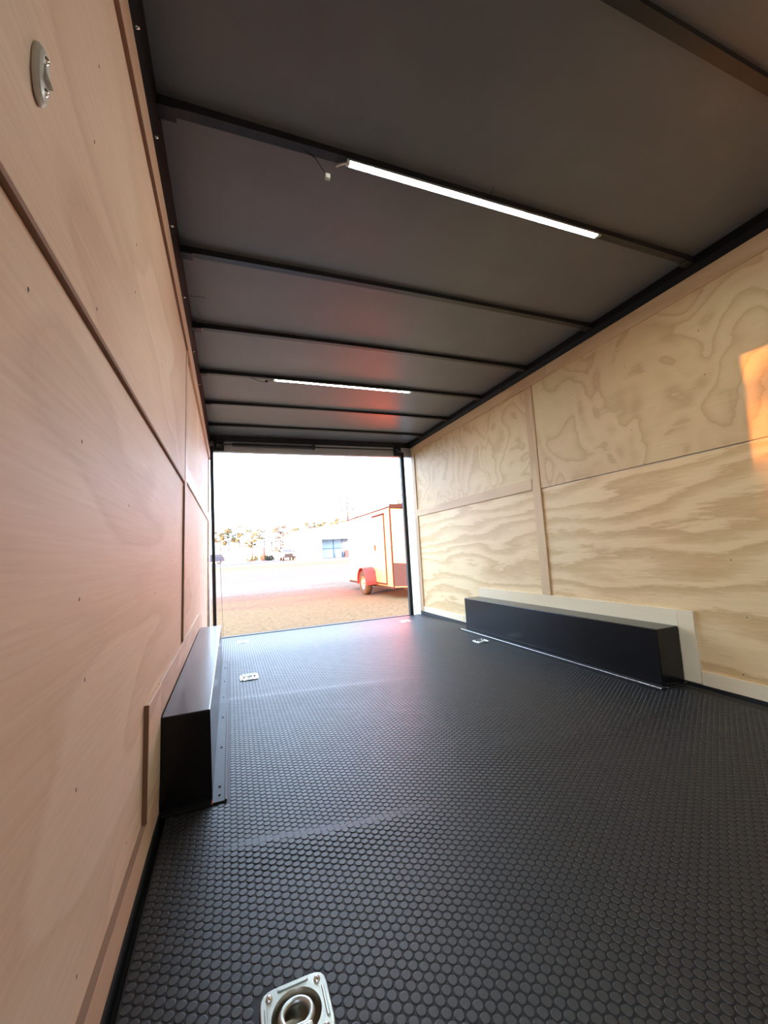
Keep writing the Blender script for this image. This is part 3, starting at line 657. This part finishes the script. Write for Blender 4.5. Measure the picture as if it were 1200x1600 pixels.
dw = MB().box(11.55, 11.95, BYF - 0.03, BYF + 0.02, gb, 2.25).build('walk_door', M['bshade'], bd)
MB().box(11.42, 11.53, BYF - 0.04, BYF + 0.02, gb, 2.45).build('door_frame', M['bblue'], dw)
MB().box(10.9, 13.45, BYF - 0.5, BYF, 2.92, 3.06).build('awning', M['bblue'], bd)
MB().box(16.93, 18.16, BYF + 0.3, BYF + 1.0, 5.2, 5.62).build('roof_vent', mat('violet_grey_vent', (0.10, 0.10, 0.19), 0.5), bd)
for x0, x1, z1, c, lab in ((15.95, 16.65, 1.0, (0.30, 0.33, 0.38), 'small grey crate standing in the blue shaded workshop bay'), (17.35, 18.5, 1.12, (0.10, 0.06, 0.075), 'dark brown crate standing in the blue shaded workshop bay')):
    q = thing('storage_crate', ((x0 + x1) / 2, BYF + 1.2, gb), lab, 'crate')
    mc = mat('crate_paint', c, 0.6)
    MB().box(x0, x1, BYF + 0.8, BYF + 1.6, gb + 0.05, z1, 0.02).build('body', mc, q)
    MB().box(x0 - 0.02, x1 + 0.02, BYF + 0.78, BYF + 1.62, z1, z1 + 0.06, 0.01).build('lid', mc, q)
    for xx in (x0 + 0.05, x1 - 0.15): MB().box(xx, xx + 0.1, BYF + 0.8, BYF + 1.6, gb, gb + 0.05).build('runner', mc, q)
# low white building on the left
lb = thing('low_building', (-4, 92, gz(0, 92)), 'low plain white building at the far left behind the road', 'building')
MB().box(-14, 3.4, 90, 97, gz(0, 90) - 0.1, 2.0).build('wall', M['bwall'], lb)
MB().prism([(89.6, 1.95), (93.5, 2.45), (97.4, 1.95), (97.4, 2.05), (93.5, 2.55), (89.6, 2.05)], 0, -14.3, 3.7).build('roof', M['bwall'], lb)

# ---- vehicles
glass = mat('vehicle_glass', (0.03, 0.035, 0.045), 0.08)
def wheel4(t, xs_, ys_, zc, r, w):
    for x in xs_:
        for y in ys_:
            o = MB().lathe([(0.55 * r, 0.02), (r * 0.9, 0), (r, 0.04), (r, w - 0.04), (r * 0.9, w), (0.55 * r, w - 0.02)], (x - w / 2, y, zc), 'X', 20).build('tyre', M['tyre'], t)
            MB().lathe([(0.0, 0.03), (0.3 * r, 0.03), (0.56 * r, 0.02), (0.56 * r, w - 0.02), (0.3 * r, w - 0.03), (0, w - 0.03)], (x - w / 2, y, zc), 'X', 16).build('wheel_rim', M['alu'], o)
# pickup facing the camera
tw = mat('white_car_paint', (0.72, 0.72, 0.72), 0.25)
TXc, TYf = 8.48, 62.6; g0 = gz(0, 63) + 0.03
pk = thing('pickup_truck', (TXc, TYf + 2.6, g0), 'white pickup truck with black grille facing the field', 'truck')
hw = 0.86
MB().prism([(TYf, g0 + 0.45), (TYf, g0 + 1.05), (TYf + 0.15, g0 + 1.16), (TYf + 1.25, g0 + 1.22), (TYf + 5.3, g0 + 1.22), (TYf + 5.3, g0 + 0.5)], 0, TXc - hw, TXc + hw, 0.05).build('body', tw, pk)
MB().prism([(TYf + 1.2, g0 + 1.18), (TYf + 1.95, g0 + 1.78), (TYf + 3.1, g0 + 1.82), (TYf + 3.5, g0 + 1.2)], 0, TXc - hw + 0.08, TXc + hw - 0.08, 0.05).build('cab', tw, pk)
vs = [(TXc - hw + 0.16, TYf + 1.25, g0 + 1.24), (TXc + hw - 0.16, TYf + 1.25, g0 + 1.24), (TXc + hw - 0.2, TYf + 1.86, g0 + 1.735), (TXc - hw + 0.2, TYf + 1.86, g0 + 1.735)]
MB().add(vs + [(x, y + 0.04, z) for x, y, z in vs], [(0, 1, 2, 3), (7, 6, 5, 4), (0, 4, 5, 1), (1, 5, 6, 2), (2, 6, 7, 3), (3, 7, 4, 0)]).build('windscreen', glass, pk)
MB().box(TXc - 0.62, TXc + 0.62, TYf - 0.03, TYf + 0.04, g0 + 0.62, g0 + 1.02, 0.02).build('grille', M['black'], pk)
MB().box(TXc - hw - 0.01, TXc + hw + 0.01, TYf - 0.1, TYf + 0.1, g0 + 0.40, g0 + 0.62, 0.03).build('bumper', M['black'], pk)
for s in (-1, 1):
    MB().box(TXc + s * 0.74 - 0.1, TXc + s * 0.74 + 0.1, TYf - 0.025, TYf + 0.05, g0 + 0.80, g0 + 1.0, 0.02).build('headlight', M['alu'], pk)
    MB().box(TXc + s * (hw + 0.1) - 0.09, TXc + s * (hw + 0.1) + 0.09, TYf + 1.6, TYf + 1.7, g0 + 1.22, g0 + 1.42, 0.02).build('mirror', M['black'], pk)
wheel4(pk, (TXc - 0.72, TXc + 0.72), (TYf + 0.9, TYf + 4.3), g0 + 0.37, 0.37, 0.24)
# blue-grey suv, side on, half hidden by the door jamb
sp_ = mat('blue_grey_car_paint', (0.02, 0.03, 0.06), 0.4)
SX, SY = -0.60, 72.0; g1 = gz(0, 72) + 0.03
sv = thing('suv', (SX - 2.2, SY + 0.9, g1), 'blue-grey estate car on the road at the left door jamb', 'car')
MB().prism([(SX - 4.4, g1 + 0.35), (SX - 4.4, g1 + 0.85), (SX - 3.4, g1 + 1.0), (SX - 0.02, g1 + 1.0), (SX, g1 + 0.4)], 1, SY, SY + 1.75, 0.06).build('body', sp_, sv)
MB().prism([(SX - 3.35, g1 + 0.98), (SX - 2.7, g1 + 1.5), (SX - 0.45, g1 + 1.52), (SX - 0.08, g1 + 0.98)], 1, SY + 0.08, SY + 1.67, 0.05).build('cabin', sp_, sv)
for a, b in ((-3.05, -2.0), (-1.92, -1.1), (-1.02, -0.36)):
    MB().prism([(SX + a + 0.05, g1 + 1.04), (SX + a + (0.4 if a < -3 else 0.05), g1 + 1.43), (SX + b - (0.12 if b > -0.5 else 0.02), g1 + 1.43), (SX + b, g1 + 1.04)], 1, SY + 0.06, SY + 0.10).build('side_window', glass, sv)
MB().box(SX - 0.16, SX + 0.005, SY - 0.01, SY + 0.12, g1 + 0.72, g1 + 0.95, 0.01).build('tail_light', mat('tail_light_red', (0.35, 0.02, 0.02), 0.3), sv)
for yy in (SY + 0.25, SY + 1.45): MB().tube([(SX - 2.6, yy, g1 + 1.57), (SX - 0.5, yy, g1 + 1.58)], 0.02, 6).build('roof_rail', M['black'], sv)
for x in (SX - 3.5, SX - 0.85):
    for y in (SY + 0.02, SY + 1.55):
        o = MB().lathe([(0.19, 0.02), (0.31, 0), (0.34, 0.04), (0.34, 0.18), (0.31, 0.22), (0.19, 0.2)], (x, y - 0.02, g1 + 0.34), 'Y', 20).build('tyre', M['tyre'], sv)
        MB().lathe([(0, 0.015), (0.12, 0.015), (0.195, 0.02), (0.195, 0.2), (0, 0.2)], (x, y - 0.02, g1 + 0.34), 'Y', 16).build('wheel_rim', M['alu'], o)

# ---- utility post, trees, bushes
M['bark'] = noisy('pine_bark', (0.085, 0.062, 0.046), (0.11, 0.085, 0.062), 0.9, 3)
M['post'] = noisy('weathered_post', (0.06, 0.038, 0.022), (0.08, 0.05, 0.03), 0.9, 3)
po = thing('utility_post', (5.9, 76, gz(0, 76)), 'brown wooden utility post beside the far bushes', 'post')
MB().tube([(5.9, 76, gz(0, 76)), (5.9, 76, 2.6)], [0.13, 0.11], 10).build('pole', M['post'], po)
MB().box(5.6, 6.2, 75.93, 76.07, 2.28, 2.40, 0.01).build('crossarm', M['post'], po)
def leafmat(name, c): return noisy(name, c, tuple(q * 1.35 for q in c), 0.8, 1.5)
LM = [leafmat('olive_foliage', (0.0935, 0.0918, 0.0340)), leafmat('gold_foliage', (0.1190, 0.0978, 0.0357)), leafmat('rust_foliage', (0.1190, 0.0935, 0.0638)), leafmat('dark_green_foliage', (0.0170, 0.0213, 0.0085)), leafmat('grey_twigs', (0.0638, 0.0612, 0.0612))]
def tufts(mb, c, rad, n, size, rs):
    for _ in range(n):
        while True:
            p = Vector((rs.uniform(-1, 1), rs.uniform(-1, 1), rs.uniform(-1, 1)))
            if p.length < 1: break
        p = Vector((c[0] + p.x * rad[0], c[1] + p.y * rad[1], c[2] + p.z * rad[2]))
        q = [Vector((rs.uniform(-1, 1), rs.uniform(-1, 1), rs.uniform(-1, 1))).normalized() * size * rs.uniform(0.5, 1.1) for _ in range(4)]
        mb.add([p + a for a in q], [(0, 1, 2), (0, 3, 1), (0, 2, 3), (1, 3, 2)])
def tree(px, ptop, Y, label, lm, crown_frac=0.55, spread=1.6, clumps=9, dens=70, size=0.22, seed=0, pbase=None):
    rs = random.Random(seed); p = at(px, ptop, Y); x = p.x; zt = p.z; zb = gz(x, Y) - 0.1; h = zt - zb
    spread *= 1.15; t = thing('pine_tree', (x, Y, zb), label, 'tree', 'trees beyond the field')
    lean = rs.uniform(-0.02, 0.02) * h
    path = [(x + lean * (k / 6) ** 2 + rs.uniform(-.05, .05), Y, zb + h * 0.97 * k / 6) for k in range(7)]
    tk = MB().tube(path, [0.019 * h * (1 - 0.8 * k / 6) + 0.04 for k in range(7)], 7).build('trunk', M['bark'], t)
    mb = MB(); br = MB()
    clumps = int(clumps * 1.8)
    for c in range(clumps):
        f = 1 - crown_frac * (c + 0.3) / clumps; a = rs.uniform(0, 6.28); s = spread * rs.uniform(0.25, 1.0) * (0.45 + 0.9 * math.sin(math.pi * min(1, (1 - f) / crown_frac * 0.8 + 0.15)))
        cc = (x + lean * f * f + s * math.cos(a), Y + s * math.sin(a), zb + h * (f - 0.03))
        z0 = zb + h * (f - 0.09)
        br.tube([(x + lean * f * f, Y, z0), cc], [0.06, 0.02], 5)
        k = rs.uniform(0.55, 1.0)
        tufts(mb, cc, (spread * 0.46 * k, spread * 0.46 * k, h * crown_frac / clumps * 1.05 * k + 0.15), dens, size, rs)
    br.build('branches', M['bark'], tk); mb.build('crown', lm, t)
T = [(344, 831, 105, 'golden pine crown peeking out beside the left door jamb', LM[1], dict(spread=1.5, crown_frac=0.3, clumps=6)),
     (357, 826, 106, 'thin golden green pine leftmost of the open group behind the road', LM[1], dict(spread=1.7, crown_frac=0.45, clumps=8)),
     (374, 821, 114, 'broad flat topped golden pine behind the low white building', LM[0], dict(spread=2.5, crown_frac=0.45, clumps=11)),
     (393, 826, 101, 'round golden green pine behind the dark hedge', LM[0], dict(spread=2.3, crown_frac=0.55, clumps=12)),
     (412, 824, 118, 'sparse grey bare tree above the utility post', LM[4], dict(spread=2.0, crown_frac=0.5, clumps=7, dens=26, size=0.2)),
     (424, 829, 112, 'slim sparse golden pine right of the utility post', LM[1], dict(spread=1.4, crown_frac=0.5, clumps=7, dens=14)),
     (437, 819, 98, 'tall dense rust coloured tree left of the white truck', LM[2], dict(spread=2.2, crown_frac=0.75, clumps=16)),
     (457, 825, 109, 'rust grey tree directly behind the white truck', LM[2], dict(spread=2.3, crown_frac=0.7, clumps=13, dens=20)),
     (467, 824, 122, 'grey twiggy tree at the left end of the workshop roof', LM[4], dict(spread=1.6, crown_frac=0.6, clumps=7, dens=26, size=0.2)),
     (482, 816, 92, 'olive tree crown over the left part of the workshop roof', LM[0], dict(spread=2.3, crown_frac=0.5, clumps=12)),
     (497, 815, 102, 'round olive tree crown over the workshop bay', LM[0], dict(spread=2.2, crown_frac=0.5, clumps=12)),
     (513, 812, 112, 'yellow olive tree crown left of the tall sparse pine', LM[1], dict(spread=2.2, crown_frac=0.5, clumps=12)),
     (526, 809, 86, 'golden tree crown touching the foot of the tall sparse pine', LM[1], dict(spread=1.5, crown_frac=0.5, clumps=9)),
     (541, 767, 96, 'very tall sparse pine standing above the workshop roof', LM[4], dict(spread=2.3, crown_frac=0.5, clumps=18, dens=26, size=0.24)),
     (603, 774, 96, 'small sparse tree top just above the red trailer roof corner', LM[4], dict(spread=1.3, crown_frac=0.4, clumps=8, dens=26, size=0.2)),
     (620, 757, 92, 'golden sparse tree top between red trailer and right door jamb', LM[1], dict(spread=1.2, crown_frac=0.4, clumps=7, dens=26, size=0.2))]
for i, (px, pt, Y, lab, lm, kw) in enumerate(T): tree(px, pt, Y, lab, lm, seed=11 + i, **kw)
def bush(x, Y, w, h, label, lm, seed, size=0.2, n=260, cat='bush'):
    rs = random.Random(seed); z = gz(x, Y)
    t = thing('bush', (x, Y, z), label, cat, 'bushes behind the road')
    mb = MB(); tufts(mb, (x, Y, z + h * 0.5), (w / 2, w * 0.35, h * 0.5), n, size, rs)
    mb.build('foliage', lm, t)
    br = MB()
    for k in range(5): br.tube([(x + rs.uniform(-.2, .2) * w, Y, z - 0.02), (x + rs.uniform(-.35, .35) * w, Y + rs.uniform(-.2, .2), z + h * 0.7)], [0.04, 0.015], 5)
    br.build('stems', M['bark'], t)
bush(4.45, 86, 2.6, 1.35, 'long olive hedge right of the low white building', LM[0], 1)
bush(6.1, 80, 1.5, 1.5, 'tall olive brown bush behind the utility post', LM[2], 2)
bush(7.0, 78, 1.9, 1.05, 'dark green bush right of the utility post', LM[3], 3)
# unseen leafy tree, added to dim the low sun entering the side door
rs = random.Random(5); tz = gz(-20, -12)
lt = thing('sun_filter_tree', (-20, -12.7, tz), 'unseen leafy tree added to filter the sun opposite the side door', 'tree')
MB().tube([(-20, -12.7, tz - 0.1), (-19.9, -12.7, tz + 1.2), (-20.05, -12.6, tz + 3.4)], [0.16, 0.13, 0.05], 8).build('trunk', M['bark'], lt)
mb = MB()
tufts(mb, (-20, -12.7, 1.75), (1.6, 3.0, 1.5), 3500, 0.22, rs)
tufts(mb, (-20, -12.7, 3.9), (1.6, 3.0, 2.6), 10800, 0.095, rs)
mb.build('crown', LM[3], lt)
